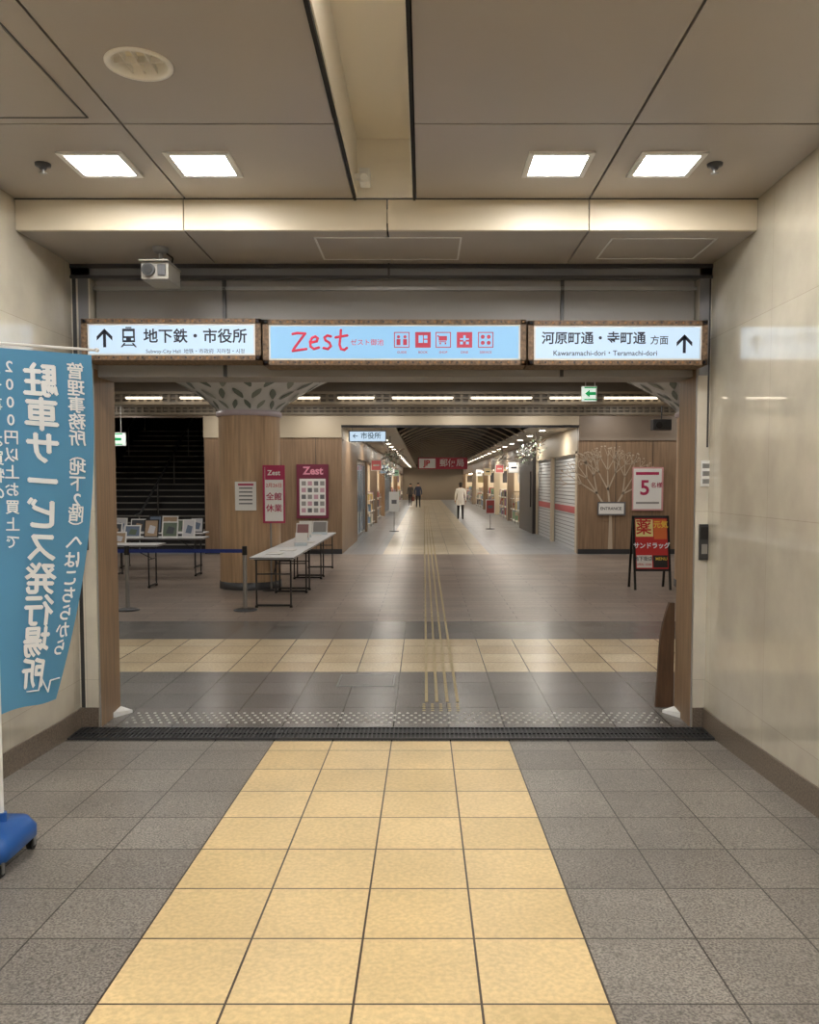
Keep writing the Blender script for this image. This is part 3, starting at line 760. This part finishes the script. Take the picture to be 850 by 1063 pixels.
goods=[mat('goods_%d'%i,c,.6) for i,c in enumerate([(180,80,78),(214,192,130),(120,146,180),(224,220,212),(130,160,130),(196,144,104),(150,120,146),(80,80,88),(204,190,170),(150,136,120)])]
shopw=mat('shop_wall',(220,208,188),.6)
shopg=mat('shop_glow',(255,240,214),.5,es=16)
glass=mat('door_glass',(126,148,170),.08,es=.05)
def shop(side,y0,y1,kind,fas,txt=None):
    s_=-1 if side=='L' else 1; xw=XCL if side=='L' else XCR
    def bx(a,c,ya,yb,za,zb,mt): b.box(xw+s_*a,xw+s_*c,ya,yb,za,zb,mt)
    b=MB()
    bx(.005,.3,y0,y0+.25,0,2.5,fas); bx(.005,.3,y1-.05,y1,0,2.5,fas); bx(.005,.3,y0,y1,2.45,ZK,fas)
    bx(.3,2.4,y0,y0+.05,0,2.5,shopw); bx(.3,2.4,y1-.05,y1,0,2.5,shopw); bx(2.35,2.4,y0,y1,0,2.5,shopw); bx(.3,2.4,y0,y1,2.5,2.55,shopw)
    bx(.6,.9,y0+.5,y1-.5,2.46,2.5,shopg)
    if kind=='glass':
        n=max(2,int((y1-y0)/1.1))
        for i in range(n):
            ya=y0+.25+(y1-y0-.3)*i/n; yb=y0+.25+(y1-y0-.3)*(i+1)/n
            bx(.1,.12,ya+.05,yb-.05,.1,2.3,glass); bx(.08,.14,ya,ya+.05,0,2.45,steel); bx(.08,.14,yb-.05,yb,0,2.45,steel); bx(.08,.14,ya,yb,2.3,2.36,steel); bx(.08,.14,ya,yb,0,.1,steel)
            bx(.05,.08,yb-.18,yb-.15,.8,1.3,steel)
    elif kind=='shutter':
        z=0
        while z<2.45: bx(.1,.13,y0+.25,y1-.05,z,z+.08,mat('shutter_slat',(200,203,206),.4)); z+=.1
        bx(.12,.14,y0+.25,y1-.05,0,2.45,dsteel); bx(.085,.1,y0+.3,y1-.1,.95,1.12,mat('shutter_stripe',(180,80,84),.5)); bx(.08,.14,y0+.25,y0+.3,0,2.45,steel); bx(.08,.14,y1-.1,y1-.05,0,2.45,steel)
    else:
        y=y0+.4
        while y<y1-.9:
            d=random.uniform(.02,.3); 
            for lv in range(3 if random.random()<.7 else 2):
                z=.1+lv*.45; bx(d,d+.5,y,y+.7,z,z+.03,white)
                for k in range(4):
                    hh=random.uniform(.15,.36); bx(d+.04+random.uniform(0,.1),d+.4,y+.03+k*.165,y+.03+k*.165+.13,z+.03,z+.03+hh,random.choice(goods))
            bx(d,d+.03,y,y+.03,0,1.2,steel); bx(d+.47,d+.5,y,y+.03,0,1.2,steel)
            y+=random.uniform(.9,1.6)
        bx(.4,.44,y0+.6,y1-.6,1.7,2.3,random.choice(goods))
    ob=b.build('storefront')
    if txt:
        b=MB(); cy=(y0+y1)/2
        b.text(txt,.34,lambda a,c:(xw-s_*.005, cy+a*s_*-1, 2.78+c),(paper),.01)
        b.build('shop_name',parent=ob)
shop('L',24.4,29,'glass',woodw); shop('L',29,35,'goods',fasciad,'BOOKS'); shop('L',35,42,'goods',woodw,'CAFE'); shop('L',42,50,'glass',fasciad); shop('L',50,62,'goods',woodw); shop('L',62,79.8,'goods',fasciad)
shop('R',20.2,24.2,'shutter',fascia); shop('R',24.2,27.6,'shutter',fascia)
b=MB(); b.box(XCR-.1,XCR+.3,27.65,31.45,0,ZK,mat('pillar_dark',(58,54,54),.4)); b.box(XCR-.14,XCR-.1,28,31,.9,2.1,dsteel); b.build('wall_corridor_pier')
shop('R',31.5,37,'goods',fasciad,'FASHION'); shop('R',37,44,'goods',fascia,'GOODS'); shop('R',44,52,'goods',woodw); shop('R',52,64,'goods',fasciad); shop('R',64,79.8,'goods',woodw)

for (side,y,z,c) in (('L',30,2.35,0),('L',36,2.3,2),('L',43,2.3,3),('R',32,2.3,3),('R',38,2.35,0),('R',45,2.3,1),('R',52,2.3,3),('L',51,2.3,4)):
    s_=-1 if side=='L' else 1; xw=XCL if side=='L' else XCR
    b=MB(); g_=mat('blade_%d'%c,[(196,104,104),(220,204,160),(160,186,210),(230,230,228),(150,190,160),(210,150,110)][c],.5,es=.25)
    b.box(xw-s_*.06,xw-s_*.46,y,y+.08,z-.2,z+.2,white); b.box(xw-s_*.09,xw-s_*.43,y-.004,y,z-.17,z+.17,g_); b.box(xw,xw-s_*.06,y+.02,y+.06,z-.02,z+.02,steel)
    b.box(xw-s_*.15,xw-s_*.37,y-.007,y-.004,z-.03,z+.03,paper if c in (0,5) else navy)
    b.build('blade_sign',origin='auto')

b=MB(); Yp=20.6; rbox(b,362,447,401,459,Yp,.1,steel); rbox(b,363,448,400,458,Yp-.1,.004,signblue)
b.textf('← 市役所',.17,X(381,Yp),Yp-.108,Z(453,Yp),mat('sign_teal',(40,110,140),.5),.01)
for px in (366,396): b.cyl((X(px,Yp),Yp-.05,Z(447,Yp)),(X(px,Yp),Yp-.05,ZK),.012,steel,n=8)
b.build('hanging_lightbox_sign',origin='auto')
b=MB(); Yp=30; maro=mat('banner_maroon',(160,52,66),.6,es=.04); rbox(b,434,475,485,487,Yp,.03,maro); rbox(b,435,476,452,486,Yp-.03,.003,paper)
b.textf('JP',.28,X(443,Yp),Yp-.036,Z(481,Yp),red,.03); b.textf('郵便局',.30,X(469,Yp),Yp-.036,Z(481,Yp),paper,.01)
for px in (438,481): b.cyl((X(px,Yp),Yp-.015,Z(475,Yp)),(X(px,Yp),Yp-.015,3.2),.01,steel,n=8)
b.build('hanging_banner',origin='auto')
def ornament(px,py,Y,r,n):
    b=MB(); cx,cz=X(px,Y),Z(py,Y); lf=[mat('leaf_pale',(180,190,180),.5),mat('leaf_white',(216,218,212),.5),mat('leaf_green',(100,124,94),.5)]
    b.cyl((cx,Y,cz),(cx,Y,ZK if Y>20 else ZP),.008,dsteel,n=6)
    for k in range(9):
        a=2*math.pi*k/9; e=random.uniform(-.5,.7); p=(cx+r*math.cos(a)*.9,Y+r*math.sin(a)*.9,cz+r*e); b.cyl((cx,Y,cz),p,.008,dw,n=5)
    for k in range(n):
        v=Vector((random.gauss(0,1),random.gauss(0,1),random.gauss(0,1))).normalized()*r*random.uniform(.35,1)
        p=Vector((cx,Y,cz))+Vector((v.x,v.y,v.z*1.1)); s_=random.uniform(.03,.06)
        d1=Vector((random.gauss(0,1),random.gauss(0,1),random.gauss(0,1))).normalized(); d2=d1.cross(Vector((.3,.2,1))).normalized()
        b.add([tuple(p-d1*s_),tuple(p+d2*s_*.45),tuple(p+d1*s_),tuple(p-d2*s_*.45)],[(0,1,2,3)],random.choice(lf))
    b.build('hanging_foliage_ornament',origin='auto')
ornament(405,474,24.5,.3,110); ornament(403,490,27,.3,90); ornament(556,464,22.3,.3,110); ornament(543,474,27,.34,90); ornament(413,470,33,.4,90); ornament(521,476,34,.4,90)
def standsign(px,Y,h,mt,w=.35):
    b=MB(); x=X(px,Y); b.lathe((x,Y,0),[(0,.03),(.16,.02),(.18,0)],dsteel,n=20); b.cyl((x,Y,.02),(x,Y,h*.65),.015,steel,n=10); b.box(x-w/2,x+w/2,Y-.02,Y+.02,h*.5,h,white); b.box(x-w/2+.03,x+w/2-.03,Y-.024,Y-.02,h*.54,h*.97,mt); b.box(x-w/4,x+w/4,Y-.027,Y-.024,h*.7,h*.8,track); b.build('stand_sign',origin='auto')
standsign(409,29,1.4,paper); standsign(509,30.5,1.1,goods[0])

# ================================================================= PEOPLE
def figure(name,px,Y,yaw,H,top,bottom,hair,stride=.16,hem=.80,bag=None):
    S=H/1.65
    V=[];E=[];R=[]
    def v(x,y,z,r,p=None):
        V.append((x*S,y*S,z*S)); R.append((r if hasattr(r,'__len__') else (r,r)))
        if p is not None: E.append((p,len(V)-1))
        return len(V)-1
    pel=v(0,0,.92,(.155,.115)); wa=v(0,0,1.07,(.135,.105),pel); ch=v(0,.0,1.22,(.155,.115),wa); uc=v(0,.01,1.34,(.13,.095),ch)
    nk=v(0,.0,1.43,(.05,.05),uc); h1=v(0,-.01,1.49,(.062,.072),nk); h2=v(0,-.012,1.55,(.076,.092),h1); h3=v(0,-.0,1.615,(.058,.07),h2)
    tips=[]
    for s_ in (-1,1):
        sh=v(s_*.165,.01,1.345,(.058,.058),uc); el=v(s_*.225,.03-.04*s_,1.09,(.045,.045),sh); wr=v(s_*.235,-.07-.05*s_,.87,(.03,.03),el); pm=v(s_*.235,-.095-.05*s_,.80,(.022,.036),wr)
        tips.append(Vector(V[pm]))
        hp=v(s_*.085,0,.84,(.092,.10),pel); kn=v(s_*.092,-s_*stride*.45-.02,.47,(.058,.06),hp); an=v(s_*.095,-s_*stride,.085,(.037,.042),kn); v(s_*.1,-s_*stride-.13,.035,(.04,.03),an)
    me=bpy.data.meshes.new(name); me.from_pydata(V,E,[]); ob=bpy.data.objects.new(name,me); scene.collection.objects.link(ob)
    ob.modifiers.new('sk','SKIN'); sub=ob.modifiers.new('ss','SUBSURF'); sub.levels=2
    for i,r in enumerate(R): me.skin_vertices[0].data[i].radius=(r[0]*S,r[1]*S)
    me.skin_vertices[0].data[0].use_root=True
    dg=bpy.context.evaluated_depsgraph_get(); dg.update(); em=bpy.data.meshes.new_from_object(ob.evaluated_get(dg))
    bv=[tuple(p.co) for p in em.vertices]; bf=[tuple(p.vertices) for p in em.polygons]
    bpy.data.objects.remove(ob)
    skin=mat('skin',(206,160,132),.5); mt=mat('cloth_%s_%d_%d_%d'%((name,)+top),top,.8); mb=mat('trousers_%d_%d_%d'%bottom,bottom,.8); mh=mat('hair_%d_%d_%d'%hair,hair,.6); shoe=mat('shoe',(30,28,28),.5)
    b=MB(); b.M=Matrix.Translation((X(px,Y),Y,0))@Matrix.Rotation(yaw,4,'Z')
    groups={}
    for f in bf:
        c=Vector((0,0,0))
        for i in f: c+=Vector(bv[i])
        c/=len(f); z=c.z/S
        if z>1.425: g_=skin
        elif abs(c.x)/S>.19 and z<.86: g_=skin
        elif z>hem: g_=mt
        elif z>.075: g_=mb
        else: g_=shoe
        groups.setdefault(g_.name,(g_,[]))[1].append(f)
    for g_,fs in groups.values():
        used=sorted({i for f in fs for i in f}); mp={o:k for k,o in enumerate(used)}
        b.add([bv[i] for i in used],[tuple(mp[i] for i in f) for f in fs],g_,True)
    b.ball((0,.012*S,1.585*S),(.088*S,.1*S,.095*S),mh,zmin=-.25)
    b.ball((0,.055*S,1.53*S),(.075*S,.05*S,.09*S),mh)
    for s_ in (-1,1):
        b.ball((s_*.03*S,-.096*S,1.555*S),.009*S,white,8,6); b.ball((s_*.03*S,-.103*S,1.555*S),.0045*S,black,8,6); b.ball((s_*.083*S,-.005*S,1.54*S),(.012*S,.02*S,.03*S),skin,8,6)
        b.box((s_*.03-.014)*S,(s_*.03+.014)*S,-.104*S,-.098*S,1.573*S,1.578*S,mh)
    b.add([(-.012*S,-.095*S,1.51*S),(.012*S,-.095*S,1.51*S),(0,-.125*S,1.515*S),(0,-.1*S,1.55*S)],[(0,1,2),(0,2,3),(1,3,2)],skin)
    b.box(-.02*S,.02*S,-.1*S,-.094*S,1.482*S,1.49*S,mat('lips',(160,80,76),.5))
    for s_,t in zip((-1,1),tips):
        for k,l in enumerate((.065,.075,.07,.055)):
            y0=t.y+(k-1.5)*.017*S; p0=Vector((t.x,y0,t.z-.02*S)); p1=p0+Vector((-s_*.004,0,-l*.55*S)); p2=p1+Vector((-s_*.016,-.004,-l*.45*S))
            b.cyl(p0,p1,.0088*S,skin,.008*S,8); b.ball(p1,.008*S,skin,8,4); b.cyl(p1,p2,.008*S,skin,.0065*S,8); b.ball(p2,.0065*S,skin,8,4)
        p0=Vector((t.x,t.y-.025*S,t.z+.01*S)); p1=p0+Vector((-s_*.006,-.022*S,-.03*S)); p2=p1+Vector((-s_*.004,-.004*S,-.028*S))
        b.cyl(p0,p1,.011*S,skin,.009*S,8); b.cyl(p1,p2,.009*S,skin,.007*S,8)
    if bag:
        bm=mat('bag_%d'%bag[0],bag,.6); t=tips[1]
        b.box(t.x-.06,t.x+.08,t.y-.15,t.y+.15,t.z-.42,t.z-.12,bm); b.tube([(t.x,t.y-.1,t.z-.12),(t.x,t.y-.03,t.z-.03),(t.x,t.y+.03,t.z-.03),(t.x,t.y+.1,t.z-.12)],.008,bm)
    b.build(name,origin='auto')
figure('walking_person',478,38,math.pi,1.7,(236,232,226),(38,36,40),(40,32,28),.18,.66)
figure('walking_person',434,56,0.1,1.66,(60,68,92),(40,40,46),(30,26,24),.18,.8)
figure('walking_person',426,60,-.2,1.6,(84,80,78),(50,50,54),(36,30,28),.12,.8,bag=(120,60,50))

# ================================================================= BANNER (printed side faces the plaza, so it reads mirrored)
PX,PY=-1.86,3.55
gz=fz(PY)
ztop=Z(357,PY); zbot=Z(740,PY)
WB=.43
def cloth(u,v,off=0):
    a=math.radians(6+66*v**1.15)
    w=WB*(1-.06*v)
    wob=.006*math.sin(u*7+v*5)*(.3+v)
    x=PX+w*u*math.cos(a)+off*math.sin(a); y=PY+w*u*math.sin(a)*.75+wob-off
    z=ztop-.012-(ztop-zbot)*v-.03*u*(1-v)+.006*math.sin(u*6)*v
    return (x,y,z)
b=MB(); b.grid(lambda u,v:cloth(u,v),24,80,bannerm)
HB=ztop-zbot
def vtext(s_,u0,v0,size,step,fat=0,mt=bannert):
    shifts=[(0,0)] if not fat else [(-fat,0),(fat,0),(0,fat),(0,-fat)]
    for i,ch in enumerate(s_):
        vc=v0+i*step/HB
        for dx,dy in shifts:
            b.text(ch,size,lambda a,c,vc=vc:cloth(min(1,max(0,u0-(a+dx)/WB)), min(1,max(0,vc-(c+dy)/HB)), .006+abs(dx)*.02+(dy>0)*.0002),mt,0)
vtext('駐車サービス発行場所',.50,.085,.150,.146,.0045)
k=.072
vtext('管理事務所',.84,.05,.074,k,.0015); vtext('︵',.84,.05+5*k/HB,.07,.07,.001); vtext('地下',.84,.05+5.8*k/HB,.074,k,.0015); vtext('2',.84,.05+7.8*k/HB,.078,k,.0015); vtext('階',.84,.05+8.7*k/HB,.074,k,.0015); vtext('︶',.84,.05+9.6*k/HB,.07,.07,.001)
vtext('へはこちらから',.84,.05+10.5*k/HB,.084,.083,.002)
vtext('2000円以上お買上で',.2,.05,.066,.076,.0012); vtext('お食事・お買物の',.05,.06,.066,.076,.0012)
pl=[(.42,.955),(.62,.955),(.62,.915),(.8,.965),(.8,.93),(.95,.93)]
for (u0,v0),(u1,v1) in zip(pl[:-1],pl[1:]):
    p0,p1=cloth(u0,v0,.006),cloth(u1,v1,.006); b.cyl(p0,p1,.0035,bannert,n=6)
ban=b.build('advertising_banner_flag',origin='auto')
b=MB()
b.cyl((PX,PY,gz+.1),(PX,PY,ztop+.02),.011,white,n=16)
b.cyl((PX-.03,PY,ztop+.008),(PX+.45,PY+.04,ztop-.02),.006,white,n=12); b.ball((PX+.45,PY+.04,ztop-.02),.01,white)
for v_ in (.02,.25,.5,.75,.97):
    p=cloth(0,v_); b.cyl((p[0]-.012,p[1],p[2]-.02),(p[0]-.012,p[1],p[2]+.02),.016,white,n=12)
b.build('pole',parent=ban)
b=MB()
cx,cy=PX-.03,PY-.02
def rr(hx,hy,z,r,n=6):
    out=[]
    for qx,qy,a0 in ((1,1,0),(-1,1,90),(-1,-1,180),(1,-1,270)):
        for k in range(n+1):
            a=math.radians(a0+90*k/n); out.append((cx+qx*(hx-r)+r*math.cos(a), cy+qy*(hy-r)+r*math.sin(a), z))
    return out
lv=[rr(.12,.16,gz+.06,.05),rr(.135,.17,gz+.075,.06),rr(.135,.17,gz+.12,.06),rr(.11,.14,gz+.165,.05),rr(.05,.06,gz+.18,.035),rr(.03,.03,gz+.19,.02)]
n=len(lv[0]); vs=[p for l in lv for p in l]
b.add(vs,[(j*n+i,j*n+(i+1)%n,(j+1)*n+(i+1)%n,(j+1)*n+i) for j in range(len(lv)-1) for i in range(n)],bluep,True)
b.add(lv[0],[tuple(range(n))],bluep); b.add(lv[-1],[tuple(range(n))],bluep)
b.cyl((PX,PY,gz+.15),(PX,PY,gz+.22),.022,bluep,n=20)
for qx in (-.10,.10):
    for qy in (-.14,.14):
        b.cyl((cx+qx-.012,cy+qy,gz+.026),(cx+qx+.012,cy+qy,gz+.026),.026,black,n=20); b.cyl((cx+qx-.014,cy+qy,gz+.026),(cx+qx+.014,cy+qy,gz+.026),.01,steel,n=12)
        b.box(cx+qx-.018,cx+qx-.013,cy+qy-.01,cy+qy+.01,gz+.02,gz+.07,steel); b.box(cx+qx+.013,cx+qx+.018,cy+qy-.01,cy+qy+.01,gz+.02,gz+.07,steel)
b.build('water_base',parent=ban)

w=bpy.data.worlds.new('world'); scene.world=w; w.use_nodes=True
w.node_tree.nodes['Background'].inputs[0].default_value=(.5,.48,.45,1); w.node_tree.nodes['Background'].inputs[1].default_value=.15
